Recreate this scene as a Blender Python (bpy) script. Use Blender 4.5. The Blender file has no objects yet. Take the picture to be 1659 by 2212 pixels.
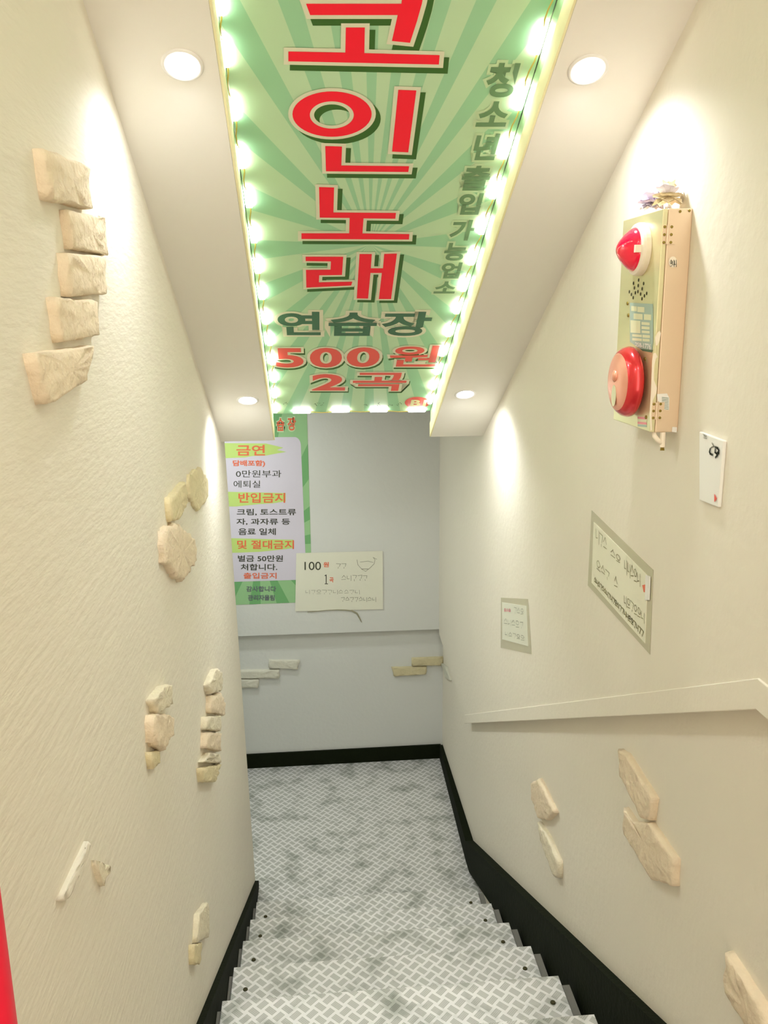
import bpy, bmesh, math, random
from mathutils import Vector, Matrix
from mathutils.geometry import tessellate_polygon
sc = bpy.context.scene
COL = sc.collection
R = random.Random(7)

# ------------------------------------------------------------------ camera
FPX, CX, CY = 1847.9, 829.5, 1106.0
CAM = Vector((0.0, 0.0, 2.7215))                   # landing floor is z = 0
RIGHT = Vector((0.9962182, -0.0862533, -0.0104720))
UP = Vector((0.0297670, 0.2255805, 0.9737697))
FWD = Vector((0.0816286, 0.9703988, -0.2272949))
cam_d = bpy.data.cameras.new('camera')
cam_d.sensor_fit = 'VERTICAL'
cam_d.sensor_height = 24.0
cam_d.lens = FPX / 2212.0 * 24.0
cam_d.clip_start = 0.02
cam = bpy.data.objects.new('camera', cam_d)
COL.objects.link(cam)
cam.matrix_world = Matrix(((RIGHT.x, UP.x, -FWD.x, CAM.x), (RIGHT.y, UP.y, -FWD.y, CAM.y),
                           (RIGHT.z, UP.z, -FWD.z, CAM.z), (0, 0, 0, 1)))
sc.camera = cam

# ------------------------------------------------------------------ light levels, world, exposure
SPOT_W, SPOT_COL = 9.0, (0.92, 0.96, 1.0)
LANDING_W = 6.5
LED_E = 15.0
WORLD_E, WORLD_COL = 1.85, (1.0, 0.87, 0.72)
sc.view_settings.view_transform = 'Standard'
sc.view_settings.look = 'None'
sc.view_settings.exposure = 0.66
sc.view_settings.gamma = 1.0
sc.view_settings.use_curve_mapping = False
w = bpy.data.worlds.new('world')
sc.world = w
w.use_nodes = True
w.node_tree.nodes['Background'].inputs[0].default_value = (*WORLD_COL, 1)
w.node_tree.nodes['Background'].inputs[1].default_value = WORLD_E


def add_spot(name, loc, d, watts, col, angle=160, blend=1.0, size=0.03):
    l = bpy.data.lights.new(name, 'SPOT')
    l.energy, l.color, l.spot_size, l.spot_blend, l.shadow_soft_size = watts, col, math.radians(angle), blend, size
    o = bpy.data.objects.new(name, l)
    COL.objects.link(o)
    o.location = loc
    o.rotation_euler = Vector(d).to_track_quat('-Z', 'Y').to_euler()
    return o


# ------------------------------------------------------------------ dimensions (metres)
ZC = CAM.z
XR = 0.725                       # upper right wall face
YB, YB2 = 4.781, 4.831           # back wall: upper face, recessed lower face
YE = 3.75                        # where the left wall ends at the landing
TC = 0.564                       # ceiling slope (drop per metre)
Z0C = ZC + 1.4917                # ceiling height at y = 0
CN = math.sqrt(1 + TC * TC)
REC = 0.09                       # depth of the sign recess in the ceiling
BXL, BXR = -0.158, 0.501         # recess edges
SY0, SDY, SZ0, SDZ = 1.8246, 0.30973, ZC - 1.790, 0.15524   # nosings


def ray(px, py):
    x, y = (px - CX) / FPX, -(py - CY) / FPX
    return RIGHT * x + UP * y + FWD


def on_plane(px, py, n, k):      # n . p = k in world space
    d = ray(px, py)
    n = Vector(n)
    t = (k - n.dot(CAM)) / n.dot(d)
    return CAM + d * t


def ceil_z(y, off=0.0):
    return Z0C - TC * y + off * CN


def on_ceil(px, py, off=0.0):
    return on_plane(px, py, (0, TC, 1), Z0C + off * CN)


def on_right(px, py, x=XR):
    return on_plane(px, py, (1, 0, 0), x)


def on_back(px, py, y=YB):
    return on_plane(px, py, (0, 1, 0), y)


LN = Vector((1, 0.0092, 0.0166))
LK = -0.3506 + 0.0166 * ZC


def left_x(y, z):
    return LK - 0.0092 * y - 0.0166 * z


def on_left(px, py, off=0.0):
    return on_plane(px, py, LN, LK + off)


# ------------------------------------------------------------------ materials
def lin(c):
    return tuple(((v / 255) / 12.92 if v / 255 <= 0.04045 else ((v / 255 + 0.055) / 1.055) ** 2.4) for v in c)


def mat(name, rgb, rough=0.6, metal=0.0, noise=0.0, nscale=20.0, bump=0.0, bscale=60.0, emit=0.0, emit_col=None,
        stretch=None, coat=0.0, alpha=1.0, trans=0.0):
    m = bpy.data.materials.new(name)
    m.use_nodes = True
    nt = m.node_tree
    b = nt.nodes['Principled BSDF']
    c = lin(rgb)
    b.inputs['Base Color'].default_value = (*c, 1)
    b.inputs['Roughness'].default_value = rough
    b.inputs['Metallic'].default_value = metal
    b.inputs['Coat Weight'].default_value = coat
    b.inputs['Alpha'].default_value = alpha
    b.inputs['Transmission Weight'].default_value = trans
    if emit:
        b.inputs['Emission Color'].default_value = (*(emit_col or c), 1)
        b.inputs['Emission Strength'].default_value = emit
    tc = nt.nodes.new('ShaderNodeTexCoord')
    src = tc.outputs['Object']
    if stretch:
        mp = nt.nodes.new('ShaderNodeMapping')
        mp.inputs['Scale'].default_value = stretch
        nt.links.new(src, mp.inputs['Vector'])
        src = mp.outputs['Vector']
    if noise:
        n = nt.nodes.new('ShaderNodeTexNoise')
        n.inputs['Scale'].default_value = nscale
        n.inputs['Detail'].default_value = 5
        nt.links.new(src, n.inputs['Vector'])
        mx = nt.nodes.new('ShaderNodeMix')
        mx.data_type = 'RGBA'
        mx.inputs[6].default_value = (*[v * (1 - noise) for v in c], 1)
        mx.inputs[7].default_value = (*[min(1, v * (1 + noise)) for v in c], 1)
        nt.links.new(n.outputs['Fac'], mx.inputs[0])
        nt.links.new(mx.outputs[2], b.inputs['Base Color'])
    if bump:
        n = nt.nodes.new('ShaderNodeTexNoise')
        n.inputs['Scale'].default_value = bscale
        n.inputs['Detail'].default_value = 6
        nt.links.new(src, n.inputs['Vector'])
        bp = nt.nodes.new('ShaderNodeBump')
        bp.inputs['Strength'].default_value = bump
        bp.inputs['Distance'].default_value = 0.01
        nt.links.new(n.outputs['Fac'], bp.inputs['Height'])
        nt.links.new(bp.outputs['Normal'], b.inputs['Normal'])
    return m


M = {}
M['plaster'] = mat('cream_plaster', (234, 227, 211), 0.8, noise=0.03, nscale=3, bump=0.15, bscale=45)
M['brushed'] = mat('brushed_cream_plaster', (234, 227, 211), 0.8, noise=0.03, nscale=3, bump=0.2, bscale=26,
                   stretch=(1, 0.7, 3.2))
M['soffit'] = mat('soffit_paint', (240, 236, 226), 0.7, noise=0.015, nscale=4)
M['landing'] = mat('landing_plaster', (212, 214, 209), 0.8, noise=0.03, nscale=3, bump=0.15, bscale=40)
M['black'] = mat('black_green_paint', (15, 22, 4), 0.85, noise=0.25, nscale=14, bump=0.2)
M['black'].node_tree.nodes['Principled BSDF'].inputs['Specular IOR Level'].default_value = 0.15
M['concrete'] = mat('concrete', (122, 120, 112), 0.85, noise=0.15, nscale=18, bump=0.3)
M['white'] = mat('white_plastic', (240, 238, 232), 0.4)
M['trim'] = mat('pale_yellow_trim', (246, 238, 190), 0.95)
M['led'] = mat('led_emitter', (255, 250, 245), 0.4, emit=LED_E, emit_col=(1.0, 0.97, 0.98))
M['lamp'] = mat('downlight_emitter', (255, 255, 255), 0.4, emit=9.0, emit_col=(0.95, 0.95, 1.0))
M['wire'] = mat('yellow_wire', (214, 190, 96), 0.5)
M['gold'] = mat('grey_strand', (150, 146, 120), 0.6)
M['brick'] = mat('peach_brick', (234, 216, 188), 0.85, noise=0.10, nscale=22, bump=0.5, bscale=55)
M['brickpale'] = mat('pale_brick', (232, 222, 196), 0.85, noise=0.14, nscale=22, bump=0.5, bscale=55)
M['brickdim'] = mat('ochre_brick', (226, 212, 172), 0.85, noise=0.12, nscale=26, bump=0.5, bscale=60)
M['brickland'] = mat('landing_brick', (214, 212, 196), 0.85, noise=0.1, nscale=26, bump=0.4, bscale=60)
M['bricktan'] = mat('tan_brick', (206, 196, 158), 0.85, noise=0.14, nscale=26, bump=0.4, bscale=60)
M['red_print'] = mat('red_print', (255, 0, 42), 0.5)
M['salmon'] = mat('salmon_print', (236, 92, 78), 0.45)
M['outline'] = mat('cream_outline', (226, 224, 196), 0.45)
M['outline_g'] = mat('pale_green_outline', (196, 220, 176), 0.45)
M['shadow'] = mat('dark_green_print', (52, 100, 22), 0.45)
M['teal'] = mat('teal_green_print', (66, 112, 82), 0.45)
M['mid'] = mat('grey_green_print', (104, 140, 96), 0.45)
M['paper'] = mat('note_paper', (236, 234, 212), 0.7, noise=0.02, nscale=30)
M['papergrey'] = mat('landing_paper', (226, 226, 208), 0.7)
M['tape'] = mat('clear_tape', (200, 194, 166), 0.25)
M['panel'] = mat('lilac_white_print', (210, 205, 218), 0.6)
M['hl'] = mat('lime_highlighter', (190, 216, 122), 0.6)
M['ink'] = mat('black_ink', (54, 58, 42), 0.6)
M['pencil'] = mat('grey_pencil', (140, 140, 124), 0.6)
M['oliveink'] = mat('olive_ink', (132, 126, 78), 0.6)
M['orange'] = mat('orange_print', (226, 110, 74), 0.6)
M['purple'] = mat('purple_print', (100, 104, 116), 0.6)
M['redink'] = mat('red_ink', (230, 120, 90), 0.6)
M['steel'] = mat('case_steel', (232, 208, 180), 0.42, 0.55, noise=0.06, nscale=5, stretch=(1, 6, 0.6))
M['door'] = mat('brushed_door_steel', (226, 218, 176), 0.34, 0.6, noise=0.1, nscale=6, stretch=(1, 0.8, 6))
M['screw'] = mat('brass_screw', (140, 122, 50), 0.4, 0.6)
M['dark'] = mat('dark_slot', (60, 56, 16), 0.7)
M['lens'] = mat('red_lens', (255, 0, 62), 0.12, coat=1.0)
M['ivory'] = mat('ivory_plastic', (246, 234, 214), 0.35)
M['gong'] = mat('red_gong', (222, 44, 52), 0.22, 0.35, coat=0.6)
M['gongface'] = mat('red_gong_face', (240, 168, 142), 0.34, 0.4)
M['stick_blue'] = mat('grey_blue_sticker', (170, 190, 178), 0.5)
M['stick_pale'] = mat('pale_sticker_blocks', (228, 226, 190), 0.5)
M['pink'] = mat('pink_sticker', (240, 150, 160), 0.5)
M['petal_a'] = mat('white_folded_paper', (228, 220, 232), 0.7)
M['petal_b'] = mat('cream_folded_paper', (248, 234, 202), 0.7)
M['petal_c'] = mat('lilac_folded_paper', (226, 212, 232), 0.7)
M['green_side'] = mat('green_sign_return', (176, 212, 160), 0.5)
M['redpost'] = mat('bright_red_paint', (245, 20, 60), 0.5)


def tread_material():
    m = bpy.data.materials.new('checker_plate')
    m.use_nodes = True
    nt = m.node_tree
    b = nt.nodes['Principled BSDF']
    b.inputs['Metallic'].default_value = 0.25
    b.inputs['Roughness'].default_value = 0.42

    def N(op, a=None, c=None, d=None):
        n = nt.nodes.new('ShaderNodeMath')
        n.operation = op
        for i, v in enumerate((a, c, d)):
            if v is None:
                continue
            if isinstance(v, (int, float)):
                n.inputs[i].default_value = v
            else:
                nt.links.new(v, n.inputs[i])
        return n.outputs[0]
    tc = nt.nodes.new('ShaderNodeTexCoord')
    sp = nt.nodes.new('ShaderNodeSeparateXYZ')
    nt.links.new(tc.outputs['Object'], sp.inputs[0])
    x, y = sp.outputs[0], sp.outputs[1]
    k = 0.7071 / 0.0335
    u = N('MULTIPLY', N('ADD', x, y), k)
    v = N('MULTIPLY', N('SUBTRACT', x, y), k)
    par = N('FLOORED_MODULO', N('ADD', N('FLOOR', u), N('FLOOR', v)), 2.0)
    fu = N('ABSOLUTE', N('SUBTRACT', N('FRACT', u), 0.5))
    fv = N('ABSOLUTE', N('SUBTRACT', N('FRACT', v), 0.5))
    inv = N('SUBTRACT', 1.0, par)
    lon = N('ADD', N('MULTIPLY', fu, par), N('MULTIPLY', fv, inv))
    lat = N('ADD', N('MULTIPLY', fv, par), N('MULTIPLY', fu, inv))
    box = N('MULTIPLY', N('LESS_THAN', lon, 0.47), N('LESS_THAN', lat, 0.29))
    bars = N('LESS_THAN', N('ABSOLUTE', N('SUBTRACT', N('FRACT', N('MULTIPLY', lat, 7.0)), 0.5)), 0.36)
    h = N('MULTIPLY', box, N('ADD', N('MULTIPLY', bars, 0.45), 0.55))
    n = nt.nodes.new('ShaderNodeTexNoise')
    n.inputs['Scale'].default_value = 9
    n.inputs['Detail'].default_value = 7
    nt.links.new(tc.outputs['Object'], n.inputs['Vector'])
    rp = nt.nodes.new('ShaderNodeValToRGB')
    rp.color_ramp.elements[0].position = 0.28
    rp.color_ramp.elements[0].color = (0.42, 0.44, 0.40, 1)
    rp.color_ramp.elements[1].position = 0.5
    rp.color_ramp.elements[1].color = (0.86, 0.85, 0.84, 1)
    nt.links.new(n.outputs['Fac'], rp.inputs[0])
    mx = nt.nodes.new('ShaderNodeMix')
    mx.data_type = 'RGBA'
    mx.blend_type = 'MULTIPLY'
    mx.inputs[7].default_value = (0.60, 0.61, 0.58, 1)
    nt.links.new(h, mx.inputs[0])
    nt.links.new(rp.outputs[0], mx.inputs[6])
    nt.links.new(mx.outputs[2], b.inputs['Base Color'])
    bp = nt.nodes.new('ShaderNodeBump')
    bp.inputs['Strength'].default_value = 0.5
    bp.inputs['Distance'].default_value = 0.002
    nt.links.new(h, bp.inputs['Height'])
    nt.links.new(bp.outputs['Normal'], b.inputs['Normal'])
    return m


M['tread'] = tread_material()


def burst_material(name, a, bcol, cx, cy, rays, axes=(0, 1), phase=0.0, squash=1.0):
    m = bpy.data.materials.new(name)
    m.use_nodes = True
    nt = m.node_tree
    b = nt.nodes['Principled BSDF']
    b.inputs['Roughness'].default_value = 0.42
    tc = nt.nodes.new('ShaderNodeTexCoord')
    sp = nt.nodes.new('ShaderNodeSeparateXYZ')
    nt.links.new(tc.outputs['Object'], sp.inputs[0])

    def N(op, p, q):
        n = nt.nodes.new('ShaderNodeMath')
        n.operation = op
        for i, v in enumerate((p, q)):
            if isinstance(v, (int, float)):
                n.inputs[i].default_value = v
            else:
                nt.links.new(v, n.inputs[i])
        return n.outputs[0]
    ang = N('ARCTAN2', N('MULTIPLY', N('SUBTRACT', sp.outputs[axes[1]], cy), squash), N('SUBTRACT', sp.outputs[axes[0]], cx))
    s = N('SINE', N('ADD', N('MULTIPLY', ang, rays), phase), 0.0)
    f = N('GREATER_THAN', s, 0.25)
    mx = nt.nodes.new('ShaderNodeMix')
    mx.data_type = 'RGBA'
    mx.inputs[6].default_value = (*lin(a), 1)
    mx.inputs[7].default_value = (*lin(bcol), 1)
    nt.links.new(f, mx.inputs[0])
    nt.links.new(mx.outputs[2], b.inputs['Base Color'])
    return m


# ------------------------------------------------------------------ object helpers
def link(name, me, parent=None):
    o = bpy.data.objects.new(name, me)
    COL.objects.link(o)
    if parent is not None:
        o.parent = parent
        o.matrix_parent_inverse = Matrix.Translation(-parent.location)
    return o


def tag(o, label, cat, group=None):
    o['label'] = label
    o['category'] = cat
    if group:
        o['group'] = group
    return o


def thing(name, label, cat, loc, group=None):
    o = bpy.data.objects.new(name, None)
    o.empty_display_size = 0.05
    COL.objects.link(o)
    o.location = loc
    return tag(o, label, cat, group)


class MB:
    def __init__(s):
        s.bm = bmesh.new()

    def face(s, pts, mi=0):
        try:
            f = s.bm.faces.new([s.bm.verts.new(p) for p in pts])
            f.material_index = mi
        except ValueError:
            pass

    def prism(s, poly, d, mi=0):      # planar polygon (world points) extruded by vector d
        d = Vector(d)
        a = [s.bm.verts.new(p) for p in poly]
        b = [s.bm.verts.new(Vector(p) + d) for p in poly]
        n = len(poly)
        for fs in [a, b[::-1]] + [[a[i], b[i], b[(i + 1) % n], a[(i + 1) % n]] for i in range(n)]:
            s.bm.faces.new(fs).material_index = mi

    def box(s, lo, hi, mi=0):
        x0, y0, z0 = lo
        x1, y1, z1 = hi
        s.prism([(x0, y0, z0), (x1, y0, z0), (x1, y1, z0), (x0, y1, z0)], (0, 0, z1 - z0), mi)

    def frame_box(s, o, u, v, n, hu, hv, hn, mi=0):   # centred box with axes
        o, u, v, n = Vector(o), Vector(u), Vector(v), Vector(n)
        p = [o + u * a * hu + v * b * hv - n * hn for a, b in ((-1, -1), (1, -1), (1, 1), (-1, 1))]
        s.prism(p, n * 2 * hn, mi)

    def tube(s, pts, r, seg=8, mi=0):
        pts = [Vector(p) for p in pts]
        rings = []
        for i, p in enumerate(pts):
            t = (pts[min(i + 1, len(pts) - 1)] - pts[max(i - 1, 0)]).normalized()
            a = t.cross(Vector((0, 0, 1)) if abs(t.z) < 0.9 else Vector((1, 0, 0))).normalized()
            b = t.cross(a)
            rr = r[i] if isinstance(r, (list, tuple)) else r
            rings.append([s.bm.verts.new(p + (a * math.cos(q) + b * math.sin(q)) * rr)
                          for q in [2 * math.pi * k / seg for k in range(seg)]])
        for i in range(len(rings) - 1):
            for k in range(seg):
                s.bm.faces.new([rings[i][k], rings[i][(k + 1) % seg], rings[i + 1][(k + 1) % seg],
                                rings[i + 1][k]]).material_index = mi
        s.bm.faces.new(rings[0][::-1]).material_index = mi
        s.bm.faces.new(rings[-1]).material_index = mi

    def lathe(s, o, axis, prof, seg=40, mi=0, caps=(True, True)):   # prof: list of (radius, height along axis)
        o, axis = Vector(o), Vector(axis).normalized()
        a = axis.cross(Vector((0, 0, 1)) if abs(axis.z) < 0.9 else Vector((0, 1, 0))).normalized()
        b = axis.cross(a)
        rings = [[s.bm.verts.new(o + axis * h + (a * math.cos(q) + b * math.sin(q)) * max(r, 1e-4))
                  for q in [2 * math.pi * k / seg for k in range(seg)]] for r, h in prof]
        for i in range(len(rings) - 1):
            for k in range(seg):
                s.bm.faces.new([rings[i][k], rings[i][(k + 1) % seg], rings[i + 1][(k + 1) % seg],
                                rings[i + 1][k]]).material_index = mi
        if caps[0]:
            s.bm.faces.new(rings[0][::-1]).material_index = mi
        if caps[1]:
            s.bm.faces.new(rings[-1]).material_index = mi

    def build(s, name, mats, parent=None, smooth=False, bevel=0.0, origin=None, kind=None, recalc=True):
        if recalc:
            bmesh.ops.recalc_face_normals(s.bm, faces=s.bm.faces[:])
        if origin is not None:
            bmesh.ops.translate(s.bm, verts=s.bm.verts[:], vec=-Vector(origin))
        me = bpy.data.meshes.new(name)
        s.bm.to_mesh(me)
        s.bm.free()
        for m in (mats if isinstance(mats, (list, tuple)) else [mats]):
            me.materials.append(m)
        if smooth:
            for p in me.polygons:
                p.use_smooth = True
        o = link(name, me, parent)
        if origin is not None:
            o.location = origin
        if bevel:
            bv = o.modifiers.new('bevel', 'BEVEL')
            bv.width = bevel
            bv.segments = 3
            bv.limit_method = 'ANGLE'
        if kind:
            o['kind'] = kind
        return o


def structure(name, mb, m, **k):
    return mb.build(name, m, kind='structure', **k)


# ---- lettering: curve outlines turned into flat mesh in a plane
def curve_mesh(build, offset):
    c = build()
    c.dimensions = '2D'
    c.fill_mode = 'BOTH'
    c.offset = offset
    o = bpy.data.objects.new('tmp', c)
    COL.objects.link(o)
    bpy.context.view_layer.update()
    me = bpy.data.meshes.new_from_object(o.evaluated_get(bpy.context.evaluated_depsgraph_get()))
    vs = [(v.co.x, v.co.y) for v in me.vertices]
    fs = [tuple(p.vertices) for p in me.polygons]
    bpy.data.objects.remove(o)
    bpy.data.curves.remove(c)
    bpy.data.meshes.remove(me)
    return vs, fs


def font_curve(body):
    def f():
        c = bpy.data.curves.new('tmp', 'FONT')
        c.body = body
        c.resolution_u = 5
        return c
    return f


def poly_curve(splines):
    def f():
        c = bpy.data.curves.new('tmp', 'CURVE')
        for P in splines:
            s = c.splines.new('POLY')
            s.points.add(len(P) - 1)
            s.use_cyclic_u = True
            for q, a in zip(s.points, P):
                q.co = (a[0], a[1], 0, 1)
        return c
    return f


class Print:
    """flat print built up on one plane (o, u, v, n)"""
    def __init__(s, o, u, v):
        s.o, s.u, s.v = Vector(o), Vector(u).normalized(), Vector(v).normalized()
        s.n = s.u.cross(s.v)
        s.verts, s.faces, s.mi, s.mats = [], [], [], []

    def m(s, name):
        if M[name] not in s.mats:
            s.mats.append(M[name])
        return s.mats.index(M[name])

    def uv(s, p):
        d = Vector(p) - s.o
        return (d.dot(s.u), d.dot(s.v))

    def at(s, a, h):
        return s.o + s.u * a[0] + s.v * a[1] + s.n * h

    def add(s, vs, fs, mname, h):
        b = len(s.verts)
        s.verts += [s.at(a, h) for a in vs]
        k = s.m(mname)
        for f in fs:
            s.faces.append(tuple(i + b for i in f))
            s.mi.append(k)

    def poly(s, pts, mname, h):
        s.add(pts, [tuple(range(len(pts)))], mname, h)

    def text(s, body, quad, layers, bold=0.03, h0=0.0008):
        """quad TL, TR, BR, BL in plane coordinates; layers: (extra offset in font units, material, (du, dv))"""
        v0, _ = curve_mesh(font_curve(body), bold)
        x0, x1 = min(a[0] for a in v0), max(a[0] for a in v0)
        y0, y1 = min(a[1] for a in v0), max(a[1] for a in v0)
        TL, TR, BR, BL = [Vector(q) for q in quad]
        for i, (off, mname, sh) in enumerate(layers):
            vs, fs = curve_mesh(font_curve(body), bold + off)
            out = []
            for x, y in vs:
                a, b = (x - x0) / (x1 - x0), (y - y0) / (y1 - y0)
                p = (BL * (1 - a) + BR * a) * (1 - b) + (TL * (1 - a) + TR * a) * b
                out.append((p.x + sh[0], p.y + sh[1]))
            s.add(out, fs, mname, h0 + i * 0.0005)

    def shape(s, splines, layers, h0=0.0008):
        for i, (off, mname, sh) in enumerate(layers):
            vs, fs = curve_mesh(poly_curve(splines), off)
            s.add([(x + sh[0], y + sh[1]) for x, y in vs], fs, mname, h0 + i * 0.0005)

    def stroke(s, pts, w_, mname, h=0.0009):
        for a, b in zip(pts[:-1], pts[1:]):
            a, b = Vector(a), Vector(b)
            d = b - a
            if d.length < 1e-6:
                continue
            d.normalize()
            q = Vector((-d.y, d.x)) * w_ / 2
            a, b = a - d * w_ * 0.4, b + d * w_ * 0.4
            s.poly([tuple(a + q), tuple(a - q), tuple(b - q), tuple(b + q)], mname, h)

    def build(s, name, parent):
        me = bpy.data.meshes.new(name)
        me.from_pydata(s.verts, [], s.faces)
        for k in s.mats:
            me.materials.append(k)
        for p, k in zip(me.polygons, s.mi):
            p.material_index = k
        me.update()
        return link(name, me, parent)


def vp_quad(x0, x1, y0, y1, lean=True):       # pixel box -> four pixel corners leaning to the slope's vanishing point
    ym = (y0 + y1) / 2

    def X(x, y):
        return x + (x - 694.0) / (ym - 1655.0) * (y - ym) if lean else x
    return [(X(x0, y0), y0), (X(x1, y0), y0), (X(x1, y1), y1), (X(x0, y1), y1)]


# ================================================================== ROOM SHELL
def wall_prism(poly_yz, x, thick, name, m, **k):
    mb = MB()
    mb.prism([(x, y, z) for y, z in poly_yz], (thick, 0, 0))
    return structure(name, mb, m, **k)


Y_BACK = -1.3
# left wall (slightly leaning, rounded free end at the landing)
mb = MB()
prof = []
rr = 0.035
ys = [Y_BACK + (YE - rr - Y_BACK) * i / 14 for i in range(15)]
zs = [-0.02, 0.8, 1.6, 2.4, 3.2, 4.0, 5.2]
grid = []
for z in zs:
    row = [mb.bm.verts.new((left_x(y, z), y, z)) for y in ys]
    for k in range(1, 9):
        a = math.pi / 2 * k / 8
        row.append(mb.bm.verts.new((left_x(YE, z) - rr + rr * math.cos(a), YE - rr + rr * math.sin(a), z)))
    row.append(mb.bm.verts.new((left_x(YE, z) - 0.13, YE, z)))
    row.append(mb.bm.verts.new((left_x(YE, z) - 0.13, Y_BACK, z)))
    grid.append(row)
for i in range(len(zs) - 1):
    for j in range(len(grid[0])):
        j2 = (j + 1) % len(grid[0])
        mb.bm.faces.new([grid[i][j], grid[i][j2], grid[i + 1][j2], grid[i + 1][j]])
mb.bm.faces.new(grid[0][::-1])
mb.bm.faces.new(grid[-1])
structure('wall_left', mb, M['brushed'])

# right wall: thicker upper part with a sloping lower edge, thinner lower part behind it
YK, ZK = 3.893, ZC - 1.969
YT, ZT = 1.256, ZC - 0.597
wall_prism([(Y_BACK, ZT), (YT, ZT), (YK, ZK), (YB, ZC - 1.878), (YB, 5.2), (Y_BACK, 5.2)], XR, 0.16, 'wall_right', M['plaster'])
XR2 = 0.757
wall_prism([(Y_BACK, -0.05), (YB2 + 0.1, -0.05), (YB2 + 0.1, 1.0), (YK, ZK + 0.1), (YT, ZT + 0.1), (Y_BACK, ZT + 0.1)],
           XR2, 0.12, 'wall_right', M['plaster'])
# 5 cm band along the bottom of the thicker upper part
mb = MB()
bx = 0.004
mb.prism([(XR - bx, y, z) for y, z in ((YT - 0.9, ZT + 0.002), (YT, ZT + 0.002), (YK, ZK + 0.002), (YK, ZK - 0.045), (YT - 0.004, ZT - 0.052), (YT - 0.9, ZT - 0.052))],
         (0.10, 0, 0))
structure('trim_3', mb, M['plaster'], bevel=0.002)
# back wall: upper part stands 3 cm proud of the lower part
XW = -1.45
mb = MB()
zl, zr = ZC - 1.8415, ZC - 1.851
mb.prism([(XW, YB, zl + 0.006), (XR + 0.16, YB, zr), (XR + 0.16, YB, 3.35), (XW, YB, 3.35)], (0, 0.2, 0))
structure('wall_back', mb, M['landing'])
mb = MB()
mb.box((XW, YB2, -0.05), (XR2 + 0.1, YB2 + 0.14, zr + 0.05))
structure('wall_back', mb, M['landing'])
# landing bay to the left behind the partition
mb = MB()
mb.box((XW - 0.12, YE - 0.12, -0.05), (XW, YB + 0.2, 3.35))
structure('wall_landing', mb, M['landing'])
mb = MB()
mb.box((XW, YE - 0.14, -0.05), (left_x(YE, 1) - 0.125, YE - 0.02, 3.35))
structure('wall_front', mb, M['landing'])

# floors
mb = MB()
mb.box((XW, SY0 + SDY * 5 - 0.02, -0.05), (XR2, YB2 + 0.02, 0.0))
structure('floor', mb, M['tread'])
ztop = SZ0 + 2 * SDZ
mb = MB()
mb.box((-0.5, Y_BACK, ztop - 0.15), (XR2, SY0 - 2 * SDY, ztop))
structure('floor', mb, M['concrete'])

# ceiling: two sloping soffits with the sign recess between them
YS0, YS1 = Y_BACK, 3.555


def soffit(x0, x1, name):
    m_ = MB()
    t = REC * 2
    p = [(YS0, ceil_z(YS0)), (YS1, ceil_z(YS1)), (YS1, ceil_z(YS1) + t * CN), (YS0, ceil_z(YS0) + t * CN)]
    m_.prism([(x0, y, z) for y, z in p], (x1 - x0, 0, 0))
    return structure(name, m_, M['soffit'])


soffit(-0.46, BXL, 'ceiling')
soffit(BXR, XR + 0.02, 'ceiling')
mb = MB()
zlc = ceil_z(YS1, REC * 2)
mb.box((XW, YS1 - 0.02, zlc), (XR + 0.1, YB + 0.1, zlc + 0.1))
structure('ceiling', mb, M['landing'])
mb = MB()                                       # slab closing the recess above the sign
p = [(YS0, ceil_z(YS0, REC + 0.03)), (YS1, ceil_z(YS1, REC + 0.03)), (YS1, ceil_z(YS1, REC * 2)), (YS0, ceil_z(YS0, REC * 2))]
mb.prism([(BXL + 0.001, y, z) for y, z in p], (BXR - BXL - 0.002, 0, 0))
structure('ceiling', mb, M['soffit'])

UPS = Vector((0, -1, TC)).normalized()          # up the slope
CNRM = Vector((0, -TC, -1)).normalized()        # out of the ceiling, downwards
# pale lips along the recess edges
for i, (x, sx) in enumerate(((BXL, 1), (BXR, -1))):
    mb = MB()
    a, b = 0.0, 0.05
    p = [(YS0, ceil_z(YS0, a)), (YS1 - 0.002, ceil_z(YS1 - 0.002, a)), (YS1 - 0.002, ceil_z(YS1 - 0.002, b)), (YS0, ceil_z(YS0, b))]
    mb.prism([(x + sx * 0.0005, y, z) for y, z in p], (sx * 0.005, 0, 0))
    structure('trim_%d' % (i + 1), mb, M['trim'])

# baseboards / stringers, dark paint
def board(name, pts_in, dx):
    m_ = MB()
    m_.prism(pts_in, (dx, 0, 0))
    return structure(name, m_, M['black'])


def nz(y, d=0.0):
    return SZ0 - (y - SY0) * SDZ / SDY + d


mb = MB()
mb.box((XW, YB2 - 0.014, 0.0), (XR2 - 0.012, YB2, 0.092))
structure('baseboard_back', mb, M['black'])
# right: level along the landing, then up with the stairs
mb = MB()
yk = 3.80
front = [(YB2 - 0.014, 0.737), (yk, 0.716), (1.0, 0.738), (SY0 - 2 * SDY, 0.738)]
tops = [0.092, 0.105, nz(1.0, 0.07), nz(SY0 - 2 * SDY, 0.07)]
bots = [0.0, -0.04, nz(1.0, -0.30), nz(SY0 - 2 * SDY, -0.30)]
vf = []
for (y, x), t, b_ in zip(front, tops, bots):
    vf.append([mb.bm.verts.new(q) for q in ((x, y, b_), (x, y, t), (XR2, y, t), (XR2, y, b_))])
for i in range(3):
    for j in range(4):
        mb.bm.faces.new([vf[i][j], vf[i][(j + 1) % 4], vf[i + 1][(j + 1) % 4], vf[i + 1][j]])
mb.bm.faces.new(vf[0])
mb.bm.faces.new(vf[-1][::-1])
structure('baseboard_right', mb, M['black'])
mb = MB()
y1 = YE - 0.05
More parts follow.
